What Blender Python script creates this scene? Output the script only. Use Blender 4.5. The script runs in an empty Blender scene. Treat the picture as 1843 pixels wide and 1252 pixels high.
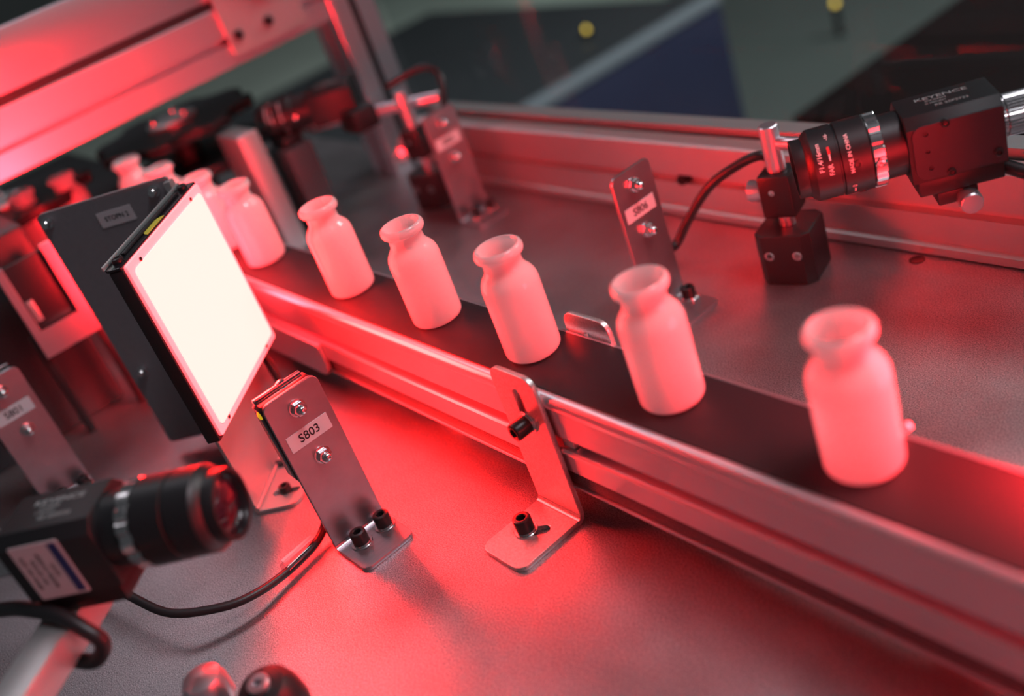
import bpy, bmesh, math, random
from mathutils import Vector, Matrix
random.seed(7)
MM = 0.001
S = math.sqrt(0.5)
SC = bpy.context.scene
COL = SC.collection

# ------------------------------------------------------------------ camera, world, lamps, exposure
cam_d = bpy.data.cameras.new('camera'); cam = bpy.data.objects.new('camera', cam_d); COL.objects.link(cam)
SC.camera = cam
RX, RD, RF = Vector((0.61181, 0.72653, -0.3128)), Vector((0.21293, -0.53212, -0.81946)), Vector((-0.7618, 0.43475, -0.48025))
mw = Matrix.Identity(4)
for i in range(3):
    mw[i][0] = RX[i]; mw[i][1] = -RD[i]; mw[i][2] = -RF[i]
mw.translation = Vector((252.372, -226.305, 322.022)) * MM
cam.matrix_world = mw
cam_d.sensor_width = 36; cam_d.lens = 1883.1 / 1843 * 36
cam_d.clip_start = 0.01; cam_d.clip_end = 60
cam_d.dof.use_dof = True; cam_d.dof.focus_distance = 0.525; cam_d.dof.aperture_fstop = 3.9

w = bpy.data.worlds.new('world'); SC.world = w; w.use_nodes = True
w.node_tree.nodes['Background'].inputs[0].default_value = (0.72, 0.76, 0.82, 1)
w.node_tree.nodes['Background'].inputs[1].default_value = 0.07

def area(name, loc, aim, sx, sy, energy, col):
    l = bpy.data.lights.new(name, 'AREA'); l.shape = 'RECTANGLE'; l.size = sx; l.size_y = sy; l.energy = energy; l.color = col
    o = bpy.data.objects.new(name, l); COL.objects.link(o); o.location = loc
    o.rotation_euler = (Vector(aim) - Vector(loc)).to_track_quat('-Z', 'Y').to_euler()
    return o
area('ceiling_lamp', (0.75, 0.6, 2.1), (0, 0, 0), 0.9, 0.4, 25, (0.97, 0.93, 1.0))
area('ceiling_lamp', (0.6, 3.4, 2.4), (-1.6, 2.0, -0.8), 1.6, 0.5, 60, (0.9, 1.0, 0.98))
area('ceiling_lamp', (-2.0, -0.1, 2.1), (-0.3, -0.1, 0), 0.9, 0.4, 4, (0.98, 0.93, 1.0))
SC.view_settings.view_transform = 'Standard'; SC.view_settings.look = 'None'
SC.view_settings.exposure = 0.0; SC.view_settings.gamma = 1.0; SC.view_settings.use_curve_mapping = False
SC.cycles.max_bounces = 10; SC.cycles.transparent_max_bounces = 12
SC.cycles.sample_clamp_indirect = 6.0

# ------------------------------------------------------------------ materials
def mat(name, col, rough=0.5, metal=0.0, spec=0.5, noise=0.0, nscale=400, bump=0.0, stretch=None, emit=None, estr=0.0, coat=0.0):
    m = bpy.data.materials.new(name); m.use_nodes = True
    nt = m.node_tree; b = nt.nodes['Principled BSDF']
    b.inputs['Base Color'].default_value = (*col, 1); b.inputs['Roughness'].default_value = rough
    b.inputs['Metallic'].default_value = metal; b.inputs['Specular IOR Level'].default_value = spec
    b.inputs['Coat Weight'].default_value = coat
    if emit:
        b.inputs['Emission Color'].default_value = (*emit, 1); b.inputs['Emission Strength'].default_value = estr
    tc = nt.nodes.new('ShaderNodeTexCoord'); mp = nt.nodes.new('ShaderNodeMapping'); nz = nt.nodes.new('ShaderNodeTexNoise')
    mp.inputs['Scale'].default_value = stretch or (1, 1, 1)
    nz.inputs['Scale'].default_value = nscale; nz.inputs['Detail'].default_value = 4
    nt.links.new(tc.outputs['Object'], mp.inputs['Vector']); nt.links.new(mp.outputs[0], nz.inputs['Vector'])
    if noise:
        mx = nt.nodes.new('ShaderNodeMix'); mx.data_type = 'RGBA'
        mx.inputs[6].default_value = (*[c * (1 - noise) for c in col], 1)
        mx.inputs[7].default_value = (*[min(1, c * (1 + noise)) for c in col], 1)
        nt.links.new(nz.outputs[0], mx.inputs[0]); nt.links.new(mx.outputs[2], b.inputs['Base Color'])
    if bump:
        bp = nt.nodes.new('ShaderNodeBump'); bp.inputs['Strength'].default_value = bump; bp.inputs['Distance'].default_value = 0.0003
        nt.links.new(nz.outputs[0], bp.inputs['Height']); nt.links.new(bp.outputs[0], b.inputs['Normal'])
    return m

def table_mat():
    m = mat('table_steel', (0.50, 0.48, 0.48), 0.42, 0.9, 0.5)
    nt = m.node_tree; b = nt.nodes['Principled BSDF']; L = nt.links
    tc = nt.nodes['Texture Coordinate']
    fine = nt.nodes.new('ShaderNodeTexNoise'); fine.inputs['Scale'].default_value = 1400; fine.inputs['Detail'].default_value = 3
    big = nt.nodes.new('ShaderNodeTexNoise'); big.inputs['Scale'].default_value = 16; big.inputs['Detail'].default_value = 6
    vor = nt.nodes.new('ShaderNodeTexVoronoi'); vor.inputs['Scale'].default_value = 90
    for n in (fine, big, vor): L.new(tc.outputs['Object'], n.inputs['Vector'])
    r1 = nt.nodes.new('ShaderNodeValToRGB'); r1.color_ramp.elements[0].color = (.23, .205, .215, 1); r1.color_ramp.elements[1].color = (.72, .64, .675, 1)
    r1.color_ramp.elements[0].position = .3; r1.color_ramp.elements[1].position = .7
    L.new(fine.outputs[0], r1.inputs[0])
    r2 = nt.nodes.new('ShaderNodeValToRGB'); r2.color_ramp.elements[0].color = (.78, .77, .76, 1); r2.color_ramp.elements[1].color = (1, 1, 1, 1)
    r2.color_ramp.elements[0].position = .35; r2.color_ramp.elements[1].position = .6
    L.new(big.outputs[0], r2.inputs[0])
    r3 = nt.nodes.new('ShaderNodeValToRGB'); r3.color_ramp.elements[0].color = (.35, .3, .28, 1); r3.color_ramp.elements[1].color = (1, 1, 1, 1)
    r3.color_ramp.elements[0].position = .02; r3.color_ramp.elements[1].position = .045
    L.new(vor.outputs['Distance'], r3.inputs[0])
    a = nt.nodes.new('ShaderNodeMix'); a.data_type = 'RGBA'; a.blend_type = 'MULTIPLY'; a.inputs[0].default_value = 1
    c = nt.nodes.new('ShaderNodeMix'); c.data_type = 'RGBA'; c.blend_type = 'MULTIPLY'; c.inputs[0].default_value = .35
    L.new(r1.outputs[0], a.inputs[6]); L.new(r2.outputs[0], a.inputs[7])
    L.new(a.outputs[2], c.inputs[6]); L.new(r3.outputs[0], c.inputs[7]); L.new(c.outputs[2], b.inputs['Base Color'])
    rr = nt.nodes.new('ShaderNodeMapRange'); rr.inputs[3].default_value = .32; rr.inputs[4].default_value = .46
    L.new(big.outputs[0], rr.inputs[0]); L.new(rr.outputs[0], b.inputs['Roughness'])
    bp = nt.nodes.new('ShaderNodeBump'); bp.inputs['Strength'].default_value = .5; bp.inputs['Distance'].default_value = .0003
    L.new(fine.outputs[0], bp.inputs['Height']); L.new(bp.outputs[0], b.inputs['Normal'])
    return m
M_TABLE = table_mat()
M_ALU = mat('aluminium', (0.78, 0.71, 0.76), 0.33, 0.92, noise=.05, nscale=60, stretch=(1, 30, 30))
M_ALU2 = mat('aluminium_matt', (0.60, 0.58, 0.58), 0.42, 0.8, noise=.05, nscale=60)
M_STEEL = mat('bracket_steel', (0.46, 0.41, 0.44), 0.30, 0.88, noise=.16, nscale=90, stretch=(12, 1, 1), bump=.05)
M_ZINC = mat('zinc_steel', (0.66, 0.62, 0.61), 0.33, 0.8, noise=.45, nscale=900, bump=.25)
M_CHROME = mat('chrome', (0.74, 0.72, 0.73), 0.2, 1.0)
M_BOLT = mat('blackened_steel', (0.035, 0.03, 0.032), 0.32, 0.5)
M_BLACK = mat('black_anodised', (0.013, 0.012, 0.014), 0.42, 0.0, 0.5, noise=.2, nscale=700, bump=.08)
M_BLACKG = mat('black_gloss', (0.010, 0.008, 0.010), 0.18, 0.0, 0.6)
M_GLASSL = mat('lens_glass', (0.02, 0.004, 0.012), 0.05, 0.0, 0.9, coat=1)
M_CABLE = mat('cable_rubber', (0.016, 0.014, 0.016), 0.42)
M_BELT = mat('belt_rubber', (0.016, 0.010, 0.013), 0.5, 0.0, 0.3, noise=.25, nscale=1500, bump=.12)
M_DARKPLATE = mat('dark_grey_plate', (0.30, 0.26, 0.28), 0.5, 0.3, noise=.1, nscale=300)
M_PAPER = mat('label_paper', (0.72, 0.62, 0.65), 0.6, 0.0, 0.3)
M_INK = mat('black_ink', (0.01, 0.01, 0.012), 0.5)
M_WINK = mat('white_ink', (0.80, 0.78, 0.78), 0.5)
M_GREYINK = mat('grey_ink', (0.32, 0.31, 0.31), 0.5)
M_REDINK = mat('red_ink', (0.55, 0.02, 0.03), 0.5)
M_BLUEINK = mat('blue_ink', (0.02, 0.03, 0.16), 0.5)
M_YELLOW = mat('yellow_indicator', (0.9, 0.62, 0.02), 0.4, emit=(1, .66, .02), estr=.45)
M_STICKER = mat('yellow_sticker', (0.62, 0.50, 0.05), 0.5)
M_LAMP = mat('lit_diffuser', (0.15, 0.12, 0.12), 0.5, emit=(1.0, 0.0080, 0.0070), estr=108)
M_LAMP2 = mat('lit_diffuser_side', (0.15, 0.12, 0.12), 0.5, emit=(1.0, 0.022, 0.030), estr=56)
M_LAMP3 = mat('lit_diffuser_rear', (0.15, 0.12, 0.12), 0.5, emit=(1.0, 0.014, 0.021), estr=95)
M_FILL4 = mat('fill_diffuser_inner', (0.15, 0.12, 0.12), 0.5, emit=(1.0, 0.02, 0.026), estr=42)
M_LAMPEDGE = mat('diffuser_edge', (0.8, 0.75, 0.75), 0.35, emit=(1.0, 0.04, 0.05), estr=3.0)
M_GREENG = mat('factory_floor', (0.20, 0.225, 0.21), 0.55, noise=.12, nscale=3)
M_NAVY = mat('navy_paint', (0.045, 0.05, 0.11), 0.5, noise=.2, nscale=4)
M_GRTOP = mat('dark_grey_paint', (0.055, 0.06, 0.066), 0.5, noise=.15, nscale=5)
M_TRIM = mat('pale_trim', (0.34, 0.38, 0.42), 0.45)
M_BROWN = mat('brown_black_paint', (0.020, 0.012, 0.012), 0.75, 0.0, 0.15, noise=.3, nscale=4)
M_WALL = mat('wall_paint', (0.10, 0.11, 0.11), 0.8, noise=.1, nscale=2)
M_BEACON = mat('amber_beacon', (0.9, 0.7, 0.1), 0.3, emit=(1, .68, .1), estr=1.6)

def vial_mat():
    m = bpy.data.materials.new('frosted_white_glass'); m.use_nodes = True; nt = m.node_tree; nt.nodes.clear(); L = nt.links
    out = nt.nodes.new('ShaderNodeOutputMaterial')
    d = nt.nodes.new('ShaderNodeBsdfDiffuse'); t = nt.nodes.new('ShaderNodeBsdfTranslucent'); g = nt.nodes.new('ShaderNodeBsdfGlossy')
    d.inputs[0].default_value = (.97, .93, .94, 1); t.inputs[0].default_value = (.99, .95, .96, 1)
    g.inputs[0].default_value = (1, 1, 1, 1); g.inputs['Roughness'].default_value = .13
    a = nt.nodes.new('ShaderNodeMixShader'); a.inputs[0].default_value = .6
    L.new(d.outputs[0], a.inputs[1]); L.new(t.outputs[0], a.inputs[2])
    fr = nt.nodes.new('ShaderNodeFresnel'); fr.inputs[0].default_value = 1.42
    b = nt.nodes.new('ShaderNodeMixShader'); L.new(fr.outputs[0], b.inputs[0]); L.new(a.outputs[0], b.inputs[1]); L.new(g.outputs[0], b.inputs[2])
    L.new(b.outputs[0], out.inputs[0])
    return m
M_VIAL = vial_mat()
def clear_mat(name, gl, tint=(1, 1, 1), rough=0.02):
    m = bpy.data.materials.new(name); m.use_nodes = True; nt = m.node_tree; nt.nodes.clear(); L = nt.links
    out = nt.nodes.new('ShaderNodeOutputMaterial')
    t = nt.nodes.new('ShaderNodeBsdfTransparent'); t.inputs[0].default_value = (*tint, 1)
    g = nt.nodes.new('ShaderNodeBsdfGlossy'); g.inputs['Roughness'].default_value = rough
    lw = nt.nodes.new('ShaderNodeFresnel'); lw.inputs[0].default_value = gl
    ge = nt.nodes.new('ShaderNodeNewGeometry'); mu = nt.nodes.new('ShaderNodeMath'); mu.operation = 'SUBTRACT'; mu.use_clamp = True
    L.new(lw.outputs[0], mu.inputs[0]); L.new(ge.outputs['Backfacing'], mu.inputs[1])     # surface reflection on the outer faces only
    b = nt.nodes.new('ShaderNodeMixShader'); L.new(mu.outputs[0], b.inputs[0]); L.new(t.outputs[0], b.inputs[1]); L.new(g.outputs[0], b.inputs[2])
    L.new(b.outputs[0], out.inputs[0]); return m
M_PANE = clear_mat('guard_pane', 1.33, (.93, .95, .95), .03)
M_SLEEVE = clear_mat('clear_sleeve', 1.5, (.86, .80, .82), .08)

def mesh_belt_mat():
    m = mat('mesh_belt', (0.035, 0.03, 0.033), 0.45)
    nt = m.node_tree; b = nt.nodes['Principled BSDF']; L = nt.links
    v = nt.nodes.new('ShaderNodeTexVoronoi'); v.inputs['Scale'].default_value = 700; v.inputs['Randomness'].default_value = 0.15
    L.new(nt.nodes['Texture Coordinate'].outputs['Object'], v.inputs['Vector'])
    r = nt.nodes.new('ShaderNodeValToRGB'); r.color_ramp.elements[0].color = (.16, .13, .14, 1); r.color_ramp.elements[1].color = (.02, .015, .018, 1)
    r.color_ramp.elements[0].position = .25; r.color_ramp.elements[1].position = .5
    L.new(v.outputs['Distance'], r.inputs[0]); L.new(r.outputs[0], b.inputs['Base Color'])
    return m
M_MESHBELT = mesh_belt_mat()

# ------------------------------------------------------------------ mesh builder (millimetres)
def frame(o, z, x=None):
    z = Vector(z).normalized()
    x = Vector(x) if x is not None else (Vector((1, 0, 0)) if abs(z.x) < .9 else Vector((0, 1, 0)))
    x = (x - z * x.dot(z)).normalized(); y = z.cross(x)
    m = Matrix.Identity(4)
    for i in range(3): m[i][0] = x[i]; m[i][1] = y[i]; m[i][2] = z[i]
    m.translation = Vector(o); return m
I4 = Matrix.Identity(4)

class MB:
    def __init__(s): s.v = []; s.f = []
    def add(s, vs, fs, M=I4):
        b = len(s.v); s.v += [M @ Vector(v) for v in vs]; s.f += [[i + b for i in f] for f in fs]; return s
    def box(s, lo, hi, bev=0.0, M=I4, seg=2):
        bm = bmesh.new(); bmesh.ops.create_cube(bm, size=1)
        lo, hi = Vector(lo), Vector(hi); c = (lo + hi) / 2; d = hi - lo
        for v in bm.verts: v.co = Vector((v.co.x * d.x, v.co.y * d.y, v.co.z * d.z)) + c
        if bev: bmesh.ops.bevel(bm, geom=bm.edges[:], offset=bev, segments=seg, profile=.5, affect='EDGES')
        bm.verts.index_update()
        s.add([v.co.copy() for v in bm.verts], [[v.index for v in f.verts] for f in bm.faces], M); bm.free(); return s
    def lathe(s, prof, M=I4, seg=32, hexes=(), close=True, rfun=None):
        n = len(prof); vs = []; fs = []
        for j, (r, z) in enumerate(prof):
            for i in range(seg):
                a = 2 * math.pi * i / seg; rr = r
                if j in hexes:
                    q = (a % (math.pi / 3)) - math.pi / 6; rr = r * math.cos(math.pi / 6) / math.cos(q)
                if rfun: rr = rfun(j, a, rr)
                vs.append((rr * math.cos(a), rr * math.sin(a), z))
        for j in range(n - 1):
            for i in range(seg):
                k = (i + 1) % seg; fs.append([j * seg + i, j * seg + k, (j + 1) * seg + k, (j + 1) * seg + i])
        if close:
            fs.append([i for i in range(seg)][::-1]); fs.append([(n - 1) * seg + i for i in range(seg)])
        return s.add(vs, fs, M)
    def cyl(s, p0, p1, r, r1=None, seg=24, ch=0.0):
        p0, p1 = Vector(p0), Vector(p1); h = (p1 - p0).length; r1 = r if r1 is None else r1
        pr = [(r, 0), (r1, h)] if not ch else [(r - ch, 0), (r, ch), (r1, h - ch), (r1 - ch, h)]
        return s.lathe(pr, frame(p0, p1 - p0), seg)
    def tube(s, pts, r, seg=12, sub=6):
        P = [Vector(p) for p in pts]; Q = []
        for i in range(len(P) - 1):
            a, b, c, d = P[max(i - 1, 0)], P[i], P[i + 1], P[min(i + 2, len(P) - 1)]
            for k in range(sub):
                t = k / sub
                Q.append(.5 * ((2 * b) + (c - a) * t + (2 * a - 5 * b + 4 * c - d) * t * t + (3 * b - a - 3 * c + d) * t ** 3))
        Q.append(P[-1]); vs = []; fs = []; up = None
        for i, q in enumerate(Q):
            d = (Q[min(i + 1, len(Q) - 1)] - Q[max(i - 1, 0)]).normalized()
            if up is None: up = Vector((0, 0, 1)) if abs(d.z) < .9 else Vector((1, 0, 0))
            x = (up - d * up.dot(d)).normalized(); up = x; y = d.cross(x)
            for k in range(seg):
                a = 2 * math.pi * k / seg; vs.append(q + (x * math.cos(a) + y * math.sin(a)) * r)
        for i in range(len(Q) - 1):
            for k in range(seg):
                l = (k + 1) % seg; fs.append([i * seg + k, i * seg + l, (i + 1) * seg + l, (i + 1) * seg + k])
        fs.append(list(range(seg))[::-1]); fs.append([(len(Q) - 1) * seg + k for k in range(seg)])
        return s.add(vs, fs)
    def prism(s, sec, h, M=I4):
        n = len(sec)
        vs = [(x, y, 0) for x, y in sec] + [(x, y, h) for x, y in sec]
        fs = [[i, (i + 1) % n, n + (i + 1) % n, n + i] for i in range(n)] + [list(range(n))[::-1], [n + i for i in range(n)]]
        return s.add(vs, fs, M)
    def plate(s, outline, holes, t, M=I4, bev=.3):
        c = bpy.data.curves.new('tmp', 'CURVE'); c.dimensions = '2D'; c.fill_mode = 'BOTH'
        c.extrude = t / 2 - bev; c.bevel_depth = bev; c.bevel_resolution = 1; c.offset = -bev
        for k, pts in enumerate([outline] + list(holes)):
            sp = c.splines.new('POLY'); sp.points.add(len(pts) - 1); sp.use_cyclic_u = True
            ar = sum(pts[i][0] * pts[(i + 1) % len(pts)][1] - pts[(i + 1) % len(pts)][0] * pts[i][1] for i in range(len(pts)))
            q = pts if (ar > 0) else pts[::-1]
            for i, (x, y) in enumerate(q): sp.points[i].co = (x, y, 0, 1)
        o = bpy.data.objects.new('tmp', c); me = bpy.data.meshes.new_from_object(o)
        vs = [Vector((v.co.x, v.co.y, v.co.z + t / 2)) for v in me.vertices]; fs = [list(p.vertices) for p in me.polygons]
        bpy.data.objects.remove(o); bpy.data.curves.remove(c); bpy.data.meshes.remove(me)
        return s.add(vs, fs, M)
    def text(s, body, size, M=I4, wrap=None, wx=1.0, th=.08):
        c = bpy.data.curves.new('tmp', 'FONT'); c.body = body; c.size = size; c.align_x = 'CENTER'; c.align_y = 'CENTER'
        c.extrude = th / 2; c.resolution_u = 3; c.offset = size * .012
        o = bpy.data.objects.new('tmp', c); me = bpy.data.meshes.new_from_object(o)
        vs = []
        for v in me.vertices:
            x, y, z = v.co.x * wx, v.co.y, v.co.z + th / 2
            if wrap:
                R, a0, ax, sg = wrap           # text runs round a cylinder (axis = local z), starting angle a0, at axial position ax
                a = a0 + sg * x / R; r = R + z
                vs.append(Vector((r * math.cos(a), r * math.sin(a), ax + sg * y)))
            else: vs.append(Vector((x, y, z)))
        fs = [list(p.vertices) for p in me.polygons]
        bpy.data.objects.remove(o); bpy.data.curves.remove(c); bpy.data.meshes.remove(me)
        return s.add(vs, fs, M)

ORG = {}
def thing(name, label, cat, loc=(0, 0, 0), rz=0.0, group=None):
    o = bpy.data.objects.new(name, None); COL.objects.link(o); o.empty_display_size = .01
    o.location = Vector(loc) * MM; o.rotation_euler = (0, 0, rz); o['label'] = label; o['category'] = cat
    if group: o['group'] = group
    ORG[o.name] = Matrix.Translation(Vector(loc)) @ Matrix.Rotation(rz, 4, 'Z')
    return o
def obj(name, mb, m, parent=None, world=False, label=None, ang=.55, kind=None):
    me = bpy.data.meshes.new(name)
    inv = ORG[parent.name].inverted() if (world and parent is not None) else I4
    me.from_pydata([(inv @ v) * MM for v in mb.v], [], mb.f); me.update()
    bm = bmesh.new(); bm.from_mesh(me); bmesh.ops.recalc_face_normals(bm, faces=bm.faces[:]); bm.to_mesh(me); bm.free()
    me.polygons.foreach_set('use_smooth', [True] * len(me.polygons)); me.set_sharp_from_angle(angle=ang)
    me.materials.append(m)
    o = bpy.data.objects.new(name, me); COL.objects.link(o)
    if parent is not None:
        o.parent = parent; ORG[o.name] = ORG[parent.name]
    else: ORG[o.name] = I4
    if label: o['label'] = label
    if kind: o['kind'] = kind
    return o
def tag(o, label, cat, group=None):
    o['label'] = label; o['category'] = cat
    if group: o['group'] = group
    return o
def dup(root, loc, rz, label, group=None, skip=()):
    r = root.copy(); COL.objects.link(r); r.location = Vector(loc) * MM; r.rotation_euler = (0, 0, rz); r['label'] = label
    if group: r['group'] = group
    ORG[r.name] = Matrix.Translation(Vector(loc)) @ Matrix.Rotation(rz, 4, 'Z')
    for ch in list(root.children):
        if ch.name.split('.')[0] in skip: continue
        c = ch.copy(); COL.objects.link(c); c.parent = r; ORG[c.name] = ORG[r.name]
        for g in list(ch.children):
            d = g.copy(); COL.objects.link(d); d.parent = c; ORG[d.name] = ORG[r.name]
    return r

def arc(cx, cy, r, a0, a1, n=6):
    return [(cx + r * math.cos(math.radians(a0 + (a1 - a0) * i / n)), cy + r * math.sin(math.radians(a0 + (a1 - a0) * i / n))) for i in range(n + 1)]
def rrect(x0, y0, x1, y1, r):
    r = r if isinstance(r, (list, tuple)) else [r] * 4     # bl, br, tr, tl
    out = []
    for (cx, cy, a, q) in ((x0, y0, 180, r[0]), (x1, y0, 270, r[1]), (x1, y1, 0, r[2]), (x0, y1, 90, r[3])):
        if q <= 0: out.append((cx, cy)); continue
        ox = cx + q if cx == x0 else cx - q; oy = cy + q if cy == y0 else cy - q
        out += arc(ox, oy, q, a, a + 90)
    return out
def circ(x, y, r, n=20): return [(x + r * math.cos(2 * math.pi * i / n), y + r * math.sin(2 * math.pi * i / n)) for i in range(n)]
def slot(x0, y0, x1, y1, r):
    a = math.degrees(math.atan2(y1 - y0, x1 - x0))
    return arc(x1, y1, r, a - 90, a + 90, 8) + arc(x0, y0, r, a + 90, a + 270, 8)

def cap_screw(parent, loc, axis, r=4.4, h=6.5, washer=True, world=False, m=None):
    F = frame(loc, axis); b = 1.4 if washer else 0
    mb = MB().lathe([(r, b), (r, b + h - .9), (r - .25, b + h - .3), (r - .9, b + h), (r * .56, b + h), (r * .52, b + h - .4), (r * .50, b + h * .45), (.3, b + h * .42)],
                    F, 36, hexes=(5, 6), rfun=lambda j, a, rr: rr * (1 + (.012 if int(a * 36 / 6.2832 + .5) % 2 else 0)) if j < 2 else rr)
    o = obj('cap_screw', mb, m or M_BOLT, parent, world)
    if washer:
        wb = MB().lathe([(2.6, 0), (r + 1.3, 0), (r + 1.5, .2), (r + 1.5, .7), (r + 1.2, .9), (r + .3, .9), (r + .3, 1.5), (2.6, 1.5)], F, 28)
        obj('washer', wb, M_CHROME, o, world)
    return o
def dome_nut(parent, loc, axis, world=False):
    F = frame(loc, axis)
    mb = MB().lathe([(4.6, 0), (4.7, .6), (4.0, .7), (4.1, .8), (4.1, 3.4), (3.7, 4.0), (2.6, 4.1), (2.5, 5.0), (2.1, 6.1), (1.2, 6.9), (.2, 7.1)], F, 36, hexes=(3, 4, 5))
    return obj('dome_nut', mb, M_CHROME, parent, world)
def profile(sec, p0, p1, zdir=(0, 0, 1)):
    """sec in (across, up); extruded from p0 to p1"""
    p0, p1 = Vector(p0), Vector(p1); d = (p1 - p0); z = d.normalized(); up = Vector(zdir); x = up.cross(z).normalized()
    M = Matrix.Identity(4)
    for i in range(3): M[i][0] = x[i]; M[i][1] = up[i]; M[i][2] = z[i]
    M.translation = p0
    return sec, d.length, M

# ------------------------------------------------------------------ setting
fl = obj('floor', MB().box((-7000, -1500, -1050), (1500, 7000, -1000)), M_GREENG, kind='structure')
obj('wall_back', MB().box((-7000, 6950, -1000), (1500, 7050, 2600)), M_WALL, kind='structure')
obj('wall_left', MB().box((-7050, -1500, -1000), (-6950, 7000, 2600)), M_WALL, kind='structure')

tb = thing('machine_table', 'brushed steel machine bed plate under the conveyor, brackets and stands', 'table', (-300, 0, -1000))
obj('table_plate', MB().box((-1150, -480, -12), (420, 283, 0), 1.0), M_TABLE, tb, True)
obj('table_body', MB().box((-1140, -470, -1000), (410, 275, -12.2), 2), M_GRTOP, tb, True)
for (x, y) in ((-76, 234.0),):
    obj('threaded_hole', MB().lathe([(4.6, 0.02), (4.6, .25), (3.6, .3), (2.9, .1), (.2, .06)], Matrix.Translation((x, y, 0)), 20), M_BOLT, tb, True)

# guard rail along the back edge of the table, groove on top, slot in the face
rail = thing('guard_rail', 'slotted aluminium guard rail along the back edge of the steel table', 'rail', (0, 258, 0))
sec = [(240, 1), (240.6, 0.4), (278, .4), (278, 59), (276, 61), (261, 61), (261, 50), (254.5, 50), (254.5, 57.5), (242, 57.5), (240.6, 56.8), (240, 56),
       (240, 34), (246, 33.6), (246, 28), (240, 27.6), (240, 14), (243, 12), (243, 8), (240, 6)]
mb = MB(); mb.prism([(a, b) for a, b in sec], 1000, Matrix(((0, 0, 1, -588), (1, 0, 0, 0), (0, 1, 0, 0), (0, 0, 0, 1))))
obj('rail_profile', mb, M_ALU2, rail, True)
mb = MB().box((-588, 254.7, 50.2), (412, 260.8, 55))
obj('groove_seal', mb, M_CABLE, rail, True)
for (x, z) in ((-257, 30), (-300, 30.5)):
    cap_screw(rail, (x, 246, z), (0, -1, 0), 4, 7.5, False, True)
obj('guard_pane', MB().box((-586, 256, 55.2), (412, 259, 620)), M_PANE, rail, True, label='clear guard pane standing in the groove')

# frame: corner post and cross beam over the conveyor
def tslot(wd, n=1):
    """square slotted section, size wd, centred on 0"""
    h = wd / 2; g = 3.6; d = 6.5
    pts = []
    for k in range(4):
        a = math.radians(90 * k)
        for (x, y) in ((h - .8, -h), (h, -h + .8), (h, -g), (h - d, -g), (h - d, g), (h, g), (h, h - .8)):
            pts.append((x * math.cos(a) - y * math.sin(a), x * math.sin(a) + y * math.cos(a)))
    return pts
post = thing('frame_post', 'slotted aluminium corner post rising behind the back rail', 'post', (-663, 255, 0))
mb = MB().prism(tslot(46), 620, Matrix.Translation((-663, 255, 0)))
obj('post_profile', mb, M_ALU, post, True)
obj('slot_shade', MB().box((-644.5, 251.6, 1), (-640.6, 258.4, 619)), M_CABLE, post, True)  # black strip puts shade into the post slot by colour
beam = thing('frame_beam', 'wide aluminium cross beam over the conveyor end, upper left', 'beam', (-664, 60, 160))
Y0, Y1 = -420, 230
mb = MB()
sec = [(-640, 161), (-640, 179), (-650, 179.6), (-650, 185), (-640, 185.5), (-640, 209), (-641, 210), (-690, 210), (-690, 161)]
mb.prism([(x, z) for x, z in sec][::-1], Y1 - Y0, Matrix(((1, 0, 0, 0), (0, 0, 1, Y0), (0, 1, 0, 0), (0, 0, 0, 1))))
obj('lower_profile', mb, M_ALU, beam, True)
obj('upper_panel', MB().box((-652, Y0, 217.5), (-641, Y1 - 60, 262), 1.2), M_ALU, beam, True)
obj('gap_shade', MB().box((-668, Y0, 210.2), (-640.6, Y1 - 40, 217.4)), M_CABLE, beam, True)  # black filler strip stands in for the shade in this gap
obj('joint_plate', MB().plate(rrect(128, 168, 205, 262, 4), [], 4, Matrix(((0, 0, 1, -639.8), (1, 0, 0, 0), (0, 1, 0, 0), (0, 0, 0, 1)))), M_ALU2, beam, True)
for (y, z) in ((137, 184), (168, 184), (190, 205), (150, 226)):
    cap_screw(beam, (-635.8, y, z), (1, 0, 0), 4.2, 4, False, True)
obj('clamp_lever', MB().cyl((-632, 146, 232), (-632, 178, 205), 4.5, ch=.8), M_ALU, beam, True)

# ------------------------------------------------------------------ conveyor
cv = thing('conveyor', 'narrow belt conveyor with slotted aluminium sides and dark belt', 'conveyor', (-225, 0, 0))
X0, X1 = -720, 330
def ext(sec, x0, x1):   # sec in (y,z)
    return MB().prism(sec, x1 - x0, Matrix(((0, 0, 1, x0), (1, 0, 0, 0), (0, 1, 0, 0), (0, 0, 0, 1))))
near = [(-20.5, 75.2), (-21.8, 75.3), (-23.4, 74.8), (-24.6, 73.6), (-25.1, 72), (-25.0, 69.5), (-24.2, 67.6), (-23.4, 66.8), (-23.4, 51.2), (-22.8, 50.4),
        (-15.5, 50.0), (-15.5, 45.0), (-22.6, 44.8), (-23.6, 44.5), (-24.5, 43.4), (-24.4, 41.8), (-23.4, 40.8), (-23.4, 30.2), (-22.6, 29.4), (-13, 29.4), (-13, 40), (-10, 44), (-10, 52), (-13, 58), (-13, 75.2)]
obj('side_rail', ext(near, X0, X1), M_ALU, cv, True)
far = [(-y - 3.0, z) for y, z in near][::-1]
obj('side_rail', ext(far, X0, X1), M_ALU, cv, True)
obj('belt', MB().box((X0 + 6, -20.6, 73.9), (X1 - 4, 18.3, 75.9), .5), M_BELT, cv, True)
obj('return_belt', MB().box((X0 + 6, -21.5, 19.5), (X1 - 4, 16.5, 28.6), .5), M_MESHBELT, cv, True)
obj('lower_lip', MB().box((X0 + 6, -22.6, 17.6), (X1 - 4, -18.5, 19.3), .4), M_ALU, cv, True)
obj('side_cover', MB().plate(rrect(-520, 17, -330, 42, [3, 12, 3, 3]), [], 3, Matrix(((1, 0, 0, 0), (0, 0, -1, -23.6), (0, 1, 0, 0), (0, 0, 0, 1)))), M_ALU, cv, True)
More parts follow.
